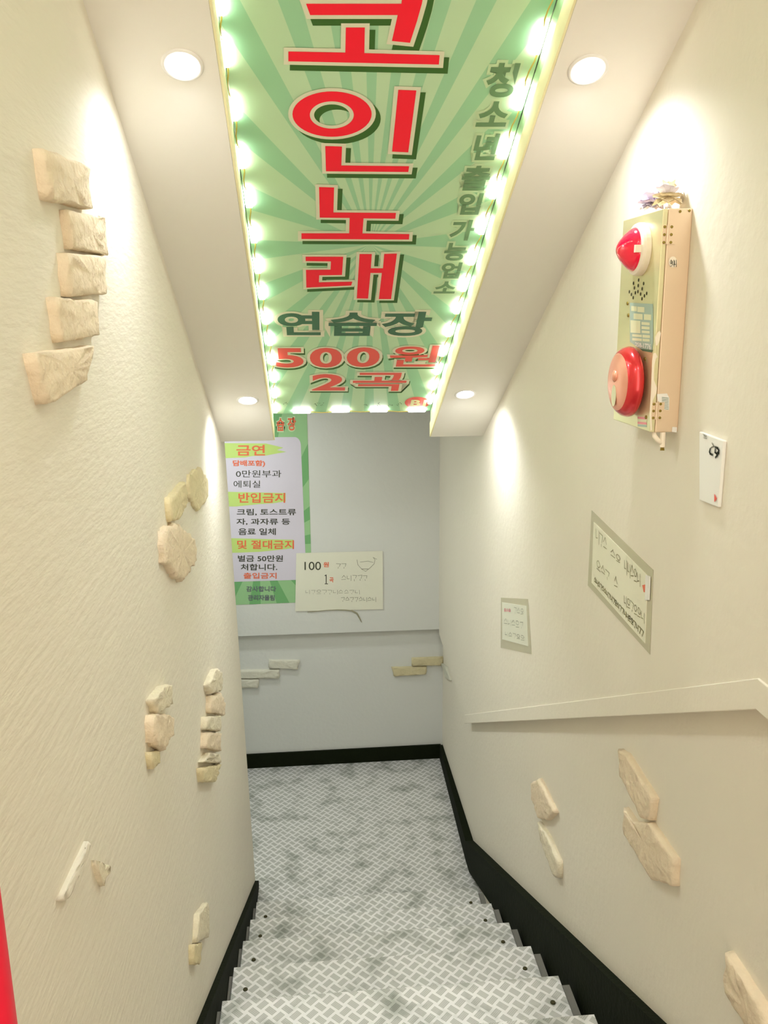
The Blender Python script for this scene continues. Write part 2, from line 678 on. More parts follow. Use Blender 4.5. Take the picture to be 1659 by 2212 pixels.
p = [(y1, -0.01), (y1, nz(y1, 0.035)), (SY0 - 2 * SDY, nz(SY0 - 2 * SDY, 0.05)), (SY0 - 2 * SDY, nz(SY0 - 2 * SDY, -0.3)), (2.7, nz(2.7, -0.3))]
mb.prism([(left_x(y, z) - 0.002, y, z) for y, z in p], (0.02, 0, 0))
structure('baseboard_left', mb, M['black'])

# ================================================================== STAIRS
st = thing('staircase', 'straight flight of steps with silver checker plate treads between black painted stringers', 'stairs',
           (0.19, SY0 + 2 * SDY, 0.0))
TXL, TXR = -0.308, 0.690
# stepped concrete body
mb = MB()
poly = []
for k in range(-1, 6):
    yn, zn = SY0 + SDY * k, SZ0 - SDZ * k
    poly += [(yn - SDY - 0.03, zn - 0.008), (yn - 0.03, zn - 0.008)]
ylast = SY0 + SDY * 5 - 0.03
poly += [(ylast, 0.0), (SY0 - 2 * SDY - 0.03, 0.0)]
mb.prism([(TXL - 0.012, y, z) for y, z in poly], (TXR - TXL + 0.037, 0, 0))
mb.build('step_body', M['concrete'], st)
for k in range(-1, 6):
    yn, zn = SY0 + SDY * k, SZ0 - SDZ * k
    o = Vector((0.19, yn, zn))
    mb = MB()
    mb.prism([(TXL, y, z) for y, z in ((yn - SDY - 0.029, zn - 0.006), (yn - SDY - 0.029, zn), (yn, zn), (yn, zn - 0.035),
                                       (yn - 0.004, zn - 0.035), (yn - 0.004, zn - 0.006))], (TXR - TXL, 0, 0))
    t = mb.build('tread', M['tread'], st, origin=None, bevel=0.0015)
    for sx in (TXL + 0.045, TXR - 0.045):
        mb = MB()
        mb.lathe((sx, yn - 0.10, zn), (0, 0, 1), [(0.008, 0), (0.007, 0.003), (0.002, 0.0035)], 12)
        mb.build('screw', M['dark'], t)

# ================================================================== CEILING SIGN
BOFF = REC
by1, by0 = 3.54, -0.9
sign = thing('ceiling_sign', 'long green sunburst sign with red and dark green lettering recessed in sloping ceiling', 'sign',
             (0.17, 2.6, ceil_z(2.6, BOFF)))
O = Vector((0.0, 2.6, ceil_z(2.6, BOFF)))
bc = on_ceil(800, 528, BOFF)
pr = Print(O, (1, 0, 0), UPS)
cu, cv = pr.uv(bc)
# panel: local frame so that the sunburst sits in the object's own coordinates
me = bpy.data.meshes.new('print_panel')
vlo = (O.y - by1) * CN
vhi = (O.y - by0) * CN
xs0, xs1 = BXL + 0.006, BXR - 0.006
me.from_pydata([(xs0, vlo, 0), (xs1, vlo, 0), (xs1, vhi, 0), (xs0, vhi, 0), (xs0, vlo, -0.02), (xs1, vlo, -0.02), (xs1, vhi, -0.02), (xs0, vhi, -0.02)], [],
               [(0, 1, 2, 3), (7, 6, 5, 4), (0, 4, 5, 1), (1, 5, 6, 2), (2, 6, 7, 3), (3, 7, 4, 0)])
me.materials.append(burst_material('green_sunburst', (192, 222, 180), (158, 208, 164), cu, cv, 26, phase=0.9, squash=0.34))
pan = bpy.data.objects.new('print_panel', me)
COL.objects.link(pan)
pan.parent = sign
pan.matrix_basis = Matrix.Translation(O - sign.location) @ Matrix((( 1, 0, 0, 0), (0, UPS.y, CNRM.y, 0), (0, UPS.z, CNRM.z, 0), (0, 0, 0, 1)))
for x, sx in ((BXL, 1), (BXR, -1)):
    mb = MB()
    pq = [(by0, ceil_z(by0, 0.052)), (by1, ceil_z(by1, 0.052)), (by1, ceil_z(by1, REC - 0.001)), (by0, ceil_z(by0, REC - 0.001))]
    mb.prism([(x + sx * 0.001, y, z) for y, z in pq], (sx * 0.003, 0, 0))
    mb.build('side_return', M['green_side'], sign)


def cpx(pts):
    return [pr.uv(on_ceil(x, y, BOFF)) for x, y in pts]


def cpr():
    return Print(O, (1, 0, 0), UPS)


def ell(cx, cy, rx, ry, n=48):
    return [(cx + rx * math.cos(2 * math.pi * k / n), cy + ry * math.sin(2 * math.pi * k / n)) for k in range(n)]


RED_LAYERS = lambda d: [(0.0095, 'shadow', (0.012 * d, -0.016 * d)), (0.0095, 'outline', (0, 0)), (0.0, 'red_print', (0, 0))]
KO1 = [(661, 6.5), (670, 31), (859, 31), (846.5, 87), (885.5, 91), (901, 43), (911, 7), (918, -30), (921, -66), (640, -66), (646, -34), (872, -34), (867, 6.5)]
KO2 = [(747, 57.9), (788, 57.9), (786.9, 113.3), (949.6, 117.7), (947.9, 137.9), (622.9, 130.9), (622.9, 109.7), (745.9, 112.1)]
IN1 = [ell(717.2, 245.1, 85.5, 49), ell(716.7, 247, 47.5, 29.5)]
IN2 = [(860.3, 192.6), (899.3, 194), (881.8, 327.7), (846.8, 326.2)]
IN3 = [(702.7, 314.2), (738.7, 315.2), (737.2, 356.2), (883.8, 357.7), (881.8, 370.2), (704.2, 368.7)]
NO1 = [(689.2, 402.7), (721.7, 403.7), (720.2, 457.8), (855.3, 458.8), (853.8, 471.3), (785.2, 470.5), (782.9, 503.1), (884.1, 504.6),
       (883.4, 516.2), (651.2, 515.1), (651.2, 502.8), (754.3, 502.8), (755.2, 469.6), (690.7, 468.8)]
RA1 = [(660.2, 553.4), (741.3, 553.4), (738.7, 592.9), (689.5, 593.6), (688.8, 608.8), (761.1, 607.3), (758.6, 615.6), (661.7, 620.3),
       (661, 582), (714.1, 581.3), (714.9, 563.6), (660.2, 562.8)]
RA2 = [(776.7, 547.6), (803.1, 547.6), (800.9, 578.4), (827.3, 578.4), (829.9, 547.3), (857.4, 546.6), (844.7, 644.9), (818.3, 644.9),
       (824.8, 588.5), (800.2, 588.5), (795.1, 643.9), (770.6, 643.5)]
for glyph in ([[KO1], [KO2]], [IN1, [IN2], [IN3]], [[NO1]], [[RA1], [RA2]]):
    P = cpr()
    for sp_ in glyph:
        P.shape([cpx(s) for s in sp_], RED_LAYERS(1.0))
    P.build('red_letter', sign)

P = cpr()
for ch, q in (('연', (600.2, 692.8, 672.8, 723.4)), ('습', (709.8, 814, 674.6, 724.9)), ('장', (824.8, 930.4, 672.8, 724.9))):
    P.text(ch, cpx(vp_quad(*q)), [(0.07, 'outline', (0, 0)), (0.0, 'teal', (0, 0))], bold=0.028)
P.build('dark_green_lettering', sign)
P = cpr()
for ch, q in (('5', (594.8, 655.5, 751.3, 792.9)), ('0', (669.3, 738.7, 750.6, 792.9)), ('0', (748.9, 820.1, 749.5, 791.8)),
              ('원', (841.8, 946.7, 745.8, 791.1))):
    P.text(ch, cpx(vp_quad(*q)), [(0.045, 'shadow', (0.004, -0.014)), (0.045, 'outline', (0, 0)), (0.0, 'salmon', (0, 0))], bold=0.03 if ch.isdigit() else 0.018)
P.build('price_lettering', sign)
P = cpr()
for ch, q in (('2', (673.6, 746, 807.3, 842.8)), ('곡', (762.2, 878, 804.4, 843.5))):
    P.text(ch, cpx(vp_quad(*q)), [(0.045, 'shadow', (0.004, -0.014)), (0.045, 'outline', (0, 0)), (0.0, 'salmon', (0, 0))], bold=0.03 if ch.isdigit() else 0.018)
P.build('song_count_lettering', sign)
P = cpr()
for ch, q in (('청', (1051, 1115, 135, 209.4)), ('소', (1033, 1099, 218, 272.8)), ('년', (1024.4, 1075, 287.7, 345)), ('출', (997.7, 1058.3, 357.3, 410.8)),
              ('입', (990, 1039.5, 416.2, 463)), ('가', (973, 1024, 474.2, 518.9)), ('능', (959.7, 1009.4, 524, 562.4)),
              ('업', (952.7, 995, 566, 601)), ('소', (939, 985, 607, 633.2))):
    P.text(ch, cpx(vp_quad(*q)), [(0.08, 'outline_g', (0, 0)), (0.0, 'mid', (0, 0))], bold=0.035)
P.build('side_lettering', sign)
P = cpr()
P.shape([cpx(ell(901.4, 869.3, 27, 12.4))], [(0.0, 'salmon', (0, 0))])
P.text('B1', cpx(vp_quad(887, 921, 863, 876.5)), [(0.0, 'trim', (0, 0))], bold=0.04, h0=0.0016)
P.build('floor_badge', sign)
for a, b in ((612, 622), (679, 686), (690, 701), (786, 793), (815, 820), (838, 850), (857, 869)):   # tiny grey line at the foot, unreadable
    P = cpr()
    for k in range(4):
        x0 = a + (b - a) * k / 4
        y0 = 873 + R.uniform(-3, 3)
        P.stroke(cpx([(x0, y0), (x0 + R.uniform(1, 3), y0 + R.uniform(-2, 3))]), 0.003, 'mid')
    P.build('small_print', sign)

# ---- LED strips
LL = [(430 + .4294 * a, .4294 * b) for a, b in ((97, -5), (127, 265), (170, 545), (212, 793), (247, 997), (273, 1180), (293, 1337), (315, 1473),
                                                 (335, 1600), (354, 1710), (368, 1810), (375, 1900), (378, 1980), (380, 2057))]
LR = [(1166, 86), (1126, 211), (1093, 320), (1069, 409), (1044, 488), (1021, 556), (1003.5, 614.6), (989, 664.5), (971, 715), (957.6, 758.5),
      (945.6, 799), (937.7, 832.7), (930.4, 863.4)]
LBt = [(651.9, 889.8), (735.8, 887.6), (818.3, 886.9), (900.8, 886.9)]


def led_strip(pts, label, along):
    ps = [on_ceil(x, y, BOFF - 0.006) for x, y in pts]
    if along == 'y':                            # the strand goes on up the slope, out of the picture
        d = (ps[0] - ps[4]) / 4
        ps = [ps[0] + d * 2, ps[0] + d] + ps
    t = thing('led_strip', label, 'light strip', ps[len(ps) // 2], 'led strips around the green sign')
    u, v = ((UPS, Vector((1, 0, 0))) if along == 'y' else (Vector((1, 0, 0)), UPS))
    for p_ in ps:
        m_ = MB()
        m_.frame_box(p_, u, v, CNRM, 0.036, 0.0085, 0.004)
        m_.build('led_module', M['led'], t, bevel=0.003)
    m_ = MB()
    for a, b in zip(ps[:-1], ps[1:]):
        d = (b - a)
        q = [a + d * k / 6 + CNRM * (0.006 * math.sin(math.pi * k / 6) - 0.002) + v * 0.004 * math.sin(k * 1.3) for k in range(7)]
        m_.tube(q, 0.0018, 6)
    m_.build('wire', M['wire'], t)
    return t


led_strip(LL, 'strip of white led modules along the left edge of the green ceiling sign', 'y')
led_strip(LR, 'strip of white led modules along the right edge of the green ceiling sign', 'y')
led_strip(LBt, 'short strip of white led modules across the bottom end of the green ceiling sign', 'x')

# ================================================================== DOWNLIGHTS
G = 'recessed ceiling downlights'
DL = [((394, 140), 0.031, 'lit round downlight in the left ceiling strip, upper and nearer one'),
      ((1270, 150), 0.031, 'lit round downlight in the right ceiling strip, upper and nearer one'),
      ((535, 864), 0.031, 'lit round downlight in the left ceiling strip above the notice poster, lower and farther one'),
      ((1005, 851), 0.031, 'lit round downlight in the right ceiling strip, lower and farther one')]


def downlight(p_, label, r=0.031):
    t = thing('downlight', label, 'light', p_, G)
    m_ = MB()
    m_.lathe(p_, CNRM, [(r, -0.001), (r, 0.002), (r + 0.005, 0.004), (r + 0.009, 0.002), (r + 0.009, -0.001)], 40, caps=(False, False))
    m_.build('trim_ring', M['white'], t, smooth=True)
    m_ = MB()
    m_.lathe(p_, CNRM, [(r, 0.0), (r * 0.9, 0.0025), (r * 0.5, 0.004), (0.0, 0.0045)], 40, caps=(False, False))
    m_.build('lens', M['lamp'], t, smooth=True)
    add_spot('downlight_lamp', p_ + CNRM * 0.02, (0, 0, -1), SPOT_W, SPOT_COL)


for (px, r, label) in DL:
    downlight(on_ceil(*px), label, r)
# unseen pair added up the slope at the same spacing, lighting the near space
for x in (-0.228, 0.573):
    p_ = Vector((x, 0.44, ceil_z(0.44)))
    add_spot('downlight_lamp', p_ + CNRM * 0.02, (0, 0, -1), SPOT_W, SPOT_COL)
# unseen area light added over the landing bay, placed to cast the ledge shadow
la = bpy.data.lights.new('landing_fill', 'AREA')
la.energy, la.size, la.color = LANDING_W, 0.14, (0.96, 1.0, 0.97)
lo = bpy.data.objects.new('landing_fill', la)
COL.objects.link(lo)
lo.location = (-0.60, 4.12, zlc - 0.02)


# ================================================================== BRICKS ON THE WALLS
def brick(name, poly_w, n, thick, m, label, group, jit=0.0015, rag=0.03):
    """rounded stone chip: outline in world points on the wall, swelling by thick along n"""
    n = Vector(n).normalized()
    pts = [Vector(p_) for p_ in poly_w]
    c = sum(pts, Vector()) / len(pts)
    ring = []
    L_ = len(pts)
    for i in range(L_):
        a, b = pts[i], pts[(i + 1) % L_]
        k_ = max(2, min(8, int((b - a).length / 0.015)))
        for k in range(k_):
            ring.append(a.lerp(b, k / k_) + (c - a.lerp(b, k / k_)) * (R.uniform(-rag, rag) if k else 0))
    ax = (pts[1] - pts[0])
    bm = bmesh.new()
    prof_ = [(1.0, 0.0), (1.0, 0.35), (0.985, 0.75), (0.95, 0.95), (0.86, 1.02), (0.55, 1.05)]
    rings = []
    for s_, h in prof_:
        rings.append([bm.verts.new(c + (p_ - c) * s_ + n * thick * h * R.uniform(0.88, 1.1) +
                                   Vector([R.uniform(-jit, jit) * (1 if h > 0 else 0) for _ in range(3)])) for p_ in ring])
    nr = len(ring)
    for i in range(len(rings) - 1):
        for k in range(nr):
            bm.faces.new([rings[i][k], rings[i][(k + 1) % nr], rings[i + 1][(k + 1) % nr], rings[i + 1][k]])
    top = bm.verts.new(c + n * thick * 1.06)
    for k in range(nr):
        bm.faces.new([rings[-1][k], rings[-1][(k + 1) % nr], top])
    bmesh.ops.recalc_face_normals(bm, faces=bm.faces[:])
    for f in bm.faces:
        f.smooth = True
    bmesh.ops.translate(bm, verts=bm.verts[:], vec=-c)
    me_ = bpy.data.meshes.new(name)
    bm.to_mesh(me_)
    bm.free()
    me_.materials.append(m)
    o = link(name, me_)
    o.location = c
    return tag(o, label, 'brick', group)


G = 'chipped bricks showing on the left wall'
lp = lambda pts: [on_left(x, y) for x, y in pts]
LBR = [
    ([(69, 321), (173, 361), (177.5, 453), (85, 432)], 'brick', .018, 'topmost peach brick of the column of five standing out from the left wall'),
    ([(127, 453), (210, 469), (217, 552), (138, 538)], 'brick', .016, 'second brick from the top in the left wall column of five'),
    ([(121, 546), (212, 552), (214, 637), (131, 640)], 'brick', .016, 'middle brick in the left wall column of five'),
    ([(98, 643), (191, 649), (198, 725), (113, 741)], 'brick', .016, 'fourth brick from the top in the left wall column of five'),
    ([(48, 764), (184, 746), (166, 824), (76, 875)], 'brick', .018, 'lowest brick with slanting underside in the left wall column of five'),
    ([(403, 1025), (427, 1008), (444, 1037), (444, 1074), (422, 1105), (403, 1074)], 'brickdim', .010, 'small curved ochre stone on the left wall beside the notice poster'),
    ([(355, 1075), (390, 1041), (395.5, 1082), (376, 1121), (360, 1127.5)], 'brickdim', .016, 'slender curved ochre stone above a lumpy one on the left wall'),
    ([(340.5, 1147), (367, 1131.5), (390, 1147), (411, 1164), (414, 1211), (395.5, 1239), (381, 1258.5), (360, 1239), (342, 1213)], 'brick', .018,
     'large lumpy ragged stone under the slender curved one, left wall'),
    ([(314, 1513), (336, 1485), (357, 1480), (357, 1522), (325, 1543)], 'brickpale', .018, 'pale slanting brick atop the narrow three brick patch on the left wall'),
    ([(314, 1545), (346, 1544), (358.6, 1551.6), (358.6, 1589), (335, 1624), (314, 1604)], 'brick', .02, 'orange brick in the middle of the narrow three brick left wall patch'),
    ([(313, 1626), (334, 1622), (334, 1650), (318, 1662)], 'brickdim', .012, 'small olive bottom stone of the narrow three brick left wall patch'),
    ([(439, 1481), (455, 1446), (461, 1447), (470.5, 1455), (467, 1494), (444.7, 1500)], 'brickpale', .02, 'white topmost brick in the stack near the end of the left wall'),
    ([(444.7, 1504), (466, 1497), (476, 1522), (475, 1546), (444.7, 1540)], 'brick', .02, 'second brick down in the stack near the end of the left wall'),
    ([(434, 1549), (466, 1547), (466, 1581), (433, 1576)], 'brickpale', .02, 'third brick down in the stack near the end of the left wall'),
    ([(434, 1582), (466, 1584), (466, 1624), (432, 1616)], 'brick', .02, 'fourth brick down in the stack near the end of the left wall'),
    ([(427, 1647), (439, 1626), (463.5, 1630), (466, 1650)], 'brickpale', .02, 'fifth brick down in the stack near the end of the left wall'),
    ([(423.5, 1660), (466, 1651.5), (454, 1690), (427, 1690)], 'brickdim', .02, 'ochre bottom brick of the stack near the end of the left wall'),
    ([(418.5, 1976), (439, 1949), (442, 2026), (415, 2036.6)], 'brickpale', .015, 'faint upper brick low on the left wall above the black stringer'),
    ([(407, 2041.7), (425, 2036.6), (420, 2084), (408, 2084)], 'brickdim', .015, 'small ochre lower brick low on the left wall above the black stringer'),
    ([(196, 1858), (232, 1873), (214, 1915), (203, 1890)], 'brickpale', .008, 'small plaster chip beside the raised streak low on the left wall'),
    ([(120, 1945), (181, 1817), (188, 1822), (136, 1947)], 'plaster', .008, 'long slanting raised plaster streak low on the left wall'),
]
for pts, m_, th, lab in LBR:
    brick('wall_brick', lp(pts), LN, th, M[m_], lab, G, rag=0.09 if len(pts) > 4 else 0.03)

G = 'chipped bricks showing on the lower right wall'
rp_ = lambda pts: [on_right(x, y, XR2) for x, y in pts]
RBR = [
    ([(1155.6, 1691), (1172, 1681), (1208, 1755), (1191, 1772), (1172, 1767), (1157, 1725)], 'brick', .018, 'orange brick at the top of the far pair on the lower right wall'),
    ([(1170, 1774), (1188, 1799), (1216, 1860), (1216, 1897), (1204.5, 1890), (1177.5, 1812.5)], 'brickpale', .018, 'pale lower brick of the far pair on the lower right wall'),
    ([(1347.7, 1617), (1363, 1627), (1425, 1725), (1418, 1772), (1400, 1769), (1353, 1674)], 'brick', .018, 'upper peach brick of the middle pair on the lower right wall'),
    ([(1358, 1742), (1380, 1774), (1417, 1777), (1471, 1856), (1469, 1914), (1420, 1900), (1359.5, 1799)], 'brick', .018, 'lower longer peach brick of the middle pair on the lower right wall'),
    ([(1585, 2052), (1659, 2165), (1710, 2290), (1660, 2260), (1582, 2136)], 'brick', .02, 'nearest brick on the lower right wall, at the bottom right corner of the photo'),
    ([(957, 1432), (968, 1440), (976, 1470), (966, 1464)], 'brickland', .014, 'small end brick on the right wall beside the tan bricks of the back corner'),
]
for pts, m_, th, lab in RBR:
    brick('wall_brick', rp_(pts), (-1, 0, 0), th, M[m_], lab, G)
G = 'bricks standing out from the lower back wall'
bp_ = lambda pts: [on_back(x, y, YB2) for x, y in pts]
BBR = [
    ([(581, 1424), (648, 1425), (643, 1443.5), (581, 1441)], 'brickland', 'upper right brick of the stepped trio at the left of the lower back wall'),
    ([(512, 1446), (604, 1445), (603.5, 1463), (512, 1463)], 'brickland', 'middle brick of the stepped trio at the left of the lower back wall'),
    ([(490, 1465), (560, 1465), (558.6, 1484), (490, 1484)], 'brickland', 'lowest brick of the stepped trio at the left of the lower back wall'),
    ([(889, 1420), (957, 1417.5), (958, 1435), (889, 1436.6)], 'bricktan', 'upper tan brick in the right corner of the lower back wall'),
    ([(845, 1440), (921.5, 1438.4), (920, 1454), (850, 1459)], 'bricktan', 'lower tan brick near the right corner of the lower back wall'),
]
for pts, m_, lab in BBR:
    brick('wall_brick', bp_(pts), (0, -1, 0), .02, M[m_], lab, G)

# ================================================================== POSTER ON THE BACK WALL
bpos = on_back(600, 1300)
poster = thing('notice_poster', 'tall green poster with a lilac white panel of rules on the back wall', 'poster', bpos)
OB = Vector((0, YB - 0.002, bpos.z))


def bq(pts):
    d = Print(OB, (1, 0, 0), (0, 0, 1))
    return [d.uv(on_back(x, y, YB - 0.002)) for x, y in pts]


TL_, TR_ = on_back(661, 800, YB - 0.001), on_back(672, 1200, YB - 0.001)
x_r0, x_r1 = TL_.x, on_back(675, 1303, YB - 0.001).x
zt, zb = 3.0, on_back(600, 1303).z
mb = MB()
mb.prism([(-0.95, YB - 0.0003, zb), (x_r1, YB - 0.0003, zb), (x_r0, YB - 0.0003, zt), (-0.95, YB - 0.0003, zt)], (0, -0.0012, 0))
gb = on_back(560, 1180)
mb.build('print_sheet', burst_material('poster_green_rays', (150, 196, 142), (112, 172, 112), gb.x, gb.z, 14, axes=(0, 2)), poster)
P = Print(OB, (1, 0, 0), (0, 0, 1))
q = bq([(400, 946), (636, 944), (650, 962), (660, 1200), (662, 1252), (400, 1260)])
a, b = Vector(q[1]), Vector(q[2])
arc = [tuple(Vector((a.x + (b.x - a.x) * math.sin(t), a.y + (b.y - a.y) * (1 - math.cos(t))))) for t in [math.pi / 2 * k / 8 for k in range(9)]]
P.poly([q[0]] + arc + q[3:], 'panel', 0.0004)
P.build('rules_panel', poster)
HLs = [[(480, 957), (575, 958), (612, 967), (598, 972), (619, 976), (590, 981), (575, 984), (545, 985), (530, 988), (480, 990)],
       [(480, 1062), (617, 1065), (617, 1083), (590, 1087), (560, 1089), (510, 1094), (480, 1094)],
       [(480, 1162), (634, 1166), (634, 1184), (600, 1188), (560, 1192), (510, 1194), (480, 1194)]]
for h in HLs:
    P = Print(OB, (1, 0, 0), (0, 0, 1))
    P.shape([bq(h)], [(0, 'hl', (0, 0))])
    P.build('highlighter_streak', poster)
ROWS = [('금연', (510.6, 572.5, 961, 984), 'orange', .02), ('담배포함)', (502.9, 572.5, 994, 1008.7), 'orange', .03),
        ('0만원부과', (509.8, 607.7, 1015.6, 1031), 'ink', .0), ('에퇴실', (504.6, 562, 1038, 1053.4), 'ink', .0),
        ('반입금지', (515, 616, 1064.6, 1086), 'orange', .02), ('크림, 토스트류', (511.5, 639.5, 1099, 1113.5), 'ink', .015),
        ('자, 과자류 등', (510.6, 626.6, 1120, 1134), 'ink', .015), ('음료 일체', (515, 595.7, 1141, 1155.6), 'ink', .015),
        ('및 절대금지', (512.3, 635, 1167, 1185.7), 'orange', .02), ('벌금 50만원', (514, 611, 1199.4, 1213), 'ink', .015),
        ('처합니다.', (520, 599, 1218, 1232), 'ink', .015), ('출입금지', (526, 597.4, 1237, 1250), 'orange', .02),
        ('감사합니다', (532, 596.5, 1266, 1278), 'purple', .02), ('관리자올림', (535.5, 593, 1285, 1297), 'purple', .02)]
for body, qd, mn, bd in ROWS:
    P = Print(OB, (1, 0, 0), (0, 0, 1))
    P.text(body, bq(vp_quad(*qd, lean=False)), [(0, mn, (0, 0))], bold=bd, h0=0.0014)
    P.build('text_line', poster)
P = Print(OB, (1, 0, 0), (0, 0, 1))
for ch, qd in (('습', (597.7, 614, 903, 931)), ('장', (621, 639, 901.4, 930))):
    P.text(ch, bq(vp_quad(*qd, lean=False)), [(0.08, 'outline_g', (0, 0)), (0, 'orange', (0, 0))], bold=.03, h0=0.0008)
P.build('text_line', poster)


def scribble(P0, q4, n, mname, w_, parent=None):
    """rows of short pen strokes in a quad (TL, TR, BR, BL plane coordinates)"""
    P = Print(P0.o, P0.u, P0.v) if parent else P0
    TL, TR, BR, BL = [Vector(v) for v in q4]

    def at(a, b):
        return tuple((TL * (1 - a) + TR * a) * (1 - b) + (BL * (1 - a) + BR * a) * b)
    for k in range(n):
        a0 = (k + 0.1) / n
        da = 0.75 / n
        kind = R.randrange(4)
        if kind == 0:
            S = [[(a0, .15), (a0 + da, .15), (a0 + da * .8, .6)], [(a0 + da * .5, .75), (a0 + da * .5, .95)]]
        elif kind == 1:
            S = [[(a0, .2), (a0, .7), (a0 + da * .6, .65)], [(a0 + da, .1), (a0 + da, .95)]]
        elif kind == 2:
            S = [[(a0 + da * .5, .1), (a0, .5)], [(a0 + da * .5, .1), (a0 + da, .5)], [(a0, .75), (a0 + da, .7)]]
        else:
            S = [[(a0 + da * (.5 + .45 * math.cos(t)), .35 + .25 * math.sin(t)) for t in [0.8 * i for i in range(9)]], [(a0, .85), (a0 + da, .8)]]
        for s_ in S:
            P.stroke([at(a + R.uniform(-.05, .05) / n, b + R.uniform(-.05, .05)) for a, b in s_], w_, mname)
    if parent:
        P.build('handwritten_line', parent)


# handwritten note overlapping the poster
no = on_back(732, 1320)
note = thing('handwritten_note', 'white handwritten note with 100 and 1 on the back wall overlapping the green poster', 'paper', (no.x, YB, no.z))
YN = YB - 0.006
mb = MB()
c4 = [on_back(x, y, YN) for x, y in ((640, 1195), (826.8, 1190), (827.5, 1316), (637.6, 1320.5))]
mb.prism(c4, (0, 0.001, 0))
mb.build('sheet', M['papergrey'], note)
ON = Vector((0, YN, no.z))
nq = lambda pts: [Print(ON, (1, 0, 0), (0, 0, 1)).uv(on_back(x, y, YN)) for x, y in pts]
P = Print(ON, (1, 0, 0), (0, 0, 1))
P.text('100', nq(vp_quad(657.8, 693.3, 1213.5, 1231.3, lean=False)), [(0, 'ink', (0, 0))], bold=0.0)
P.stroke(nq([(702, 1243.5), (704.5, 1242), (704.5, 1261)]), 0.0045, 'ink')
P.stroke(nq([(702, 1261), (708, 1261)]), 0.004, 'ink')
P.build('handwriting', note)
P = Print(ON, (1, 0, 0), (0, 0, 1))
P.text('원', nq(vp_quad(698.4, 710.4, 1214, 1225, lean=False)), [(0, 'redink', (0, 0))], bold=0.03)
P.text('곡', nq(vp_quad(711.6, 720.5, 1247, 1258, lean=False)), [(0, 'redink', (0, 0))], bold=0.03)
scribble(P, nq(vp_quad(725, 749, 1216, 1228, lean=False)), 2, 'pencil', 0.0022, note)
scribble(P, nq(vp_quad(737, 795, 1241, 1255, lean=False)), 5, 'pencil', 0.0022, note)
scribble(P, nq(vp_quad(659, 778, 1273, 1284, lean=False)), 10, 'pencil', 0.0016, note)
scribble(P, nq(vp_quad(736, 813, 1289, 1300, lean=False)), 8, 'pencil', 0.0022, note)
P.build('handwriting', note)
P = Print(ON, (1, 0, 0), (0, 0, 1))
P.stroke(nq([(771, 1209), (773, 1220), (782, 1230), (790, 1234), (800, 1226), (808, 1218), (810, 1209), (806, 1204), (814, 1208)]), 0.0022, 'pencil')
P.stroke(nq([(778, 1214), (795, 1212), (806, 1215)]), 0.0022, 'pencil')
P.stroke(nq([(781, 1229), (795, 1229)]), 0.003, 'pencil')
P.build('cup_doodle', note)
mb = MB()  # thin dark curved line below the note, modelled as a strand
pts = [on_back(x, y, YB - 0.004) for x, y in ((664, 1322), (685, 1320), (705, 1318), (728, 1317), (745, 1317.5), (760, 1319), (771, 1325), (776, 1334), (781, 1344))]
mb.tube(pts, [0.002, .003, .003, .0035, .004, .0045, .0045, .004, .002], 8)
tag(mb.build('dark_curl', M['gold'], origin=pts[4]), 'thin dark curl drooping below the handwritten note', 'tape')


# ================================================================== PAPERS ON THE RIGHT WALL
def taped_paper(name, label, outer, inner, rows, mats=('tape', 'paper'), extra=None):
    c = sum((on_right(*p_) for p_ in inner), Vector()) / 4
    t = thing(name, label, 'paper', (XR, c.y, min(on_right(*p_).z for p_ in outer)))
    m_ = MB()
    m_.prism([on_right(*p_) + Vector((-0.0005, 0, 0)) for p_ in outer], (-0.0005, 0, 0))
    m_.build('tape_border', M[mats[0]], t)
    m_ = MB()
    m_.prism([on_right(*p_) + Vector((-0.001, 0, 0)) for p_ in inner], (-0.0012, 0, 0))
    m_.build('sheet', M[mats[1]], t)
    Oq = Vector((XR - 0.0024, 0, c.z))
    P_ = Print(Oq, (0, -1, 0), (0, 0, 1))
    Q = lambda pts: [P_.uv(on_right(x, y, XR - 0.0024)) for x, y in pts]
    for q4, n, mn, w_ in rows:
        scribble(P_, Q(q4), n, mn, w_, t)
    if extra:
        extra(P_, Q)
    if P_.verts:
        P_.build('red_mark', t)
    return t


def red_mark(P_, Q):
    P_.poly(Q([(1388, 1264), (1397, 1262), (1397, 1280), (1391, 1279)]), 'redink', 0.0008)


big = taped_paper('taped_notice', 'large landscape handwritten notice with wide clear tape border on the right wall',
            [(1278.6, 1102), (1412, 1231.6), (1404.6, 1413.6), (1270.4, 1264.5)],
            [(1283.9, 1127), (1401, 1243.6), (1395, 1389.7), (1279.4, 1258.5)],
            [([(1287, 1136), (1312, 1162), (1312, 1196), (1287, 1172)], 3, 'oliveink', 0.0016),
             ([(1319, 1180), (1342, 1202), (1342, 1222), (1319, 1204)], 2, 'oliveink', 0.0016),
             ([(1349, 1203), (1384, 1236), (1384, 1270), (1349, 1238)], 5, 'oliveink', 0.0018),
             ([(1289, 1205), (1318, 1235), (1318, 1258), (1289, 1232)], 3, 'oliveink', 0.0016),
             ([(1327, 1240), (1335, 1247), (1335, 1276), (1327, 1270)], 1, 'oliveink', 0.0018),
             ([(1348, 1280), (1393, 1322), (1393, 1348), (1348, 1308)], 6, 'oliveink', 0.0016),
             ([(1284, 1244), (1391, 1362), (1391, 1378), (1284, 1258)], 22, 'oliveink', 0.0026)], extra=red_mark)
mb = MB()
mb.prism([on_right(x, y) + Vector((-0.0026, 0, 0)) for x, y in ((1399, 1242), (1408, 1245), (1406, 1296), (1397, 1296))], (-0.002, 0, 0))
mb.build('tape_flap', M['white'], big)
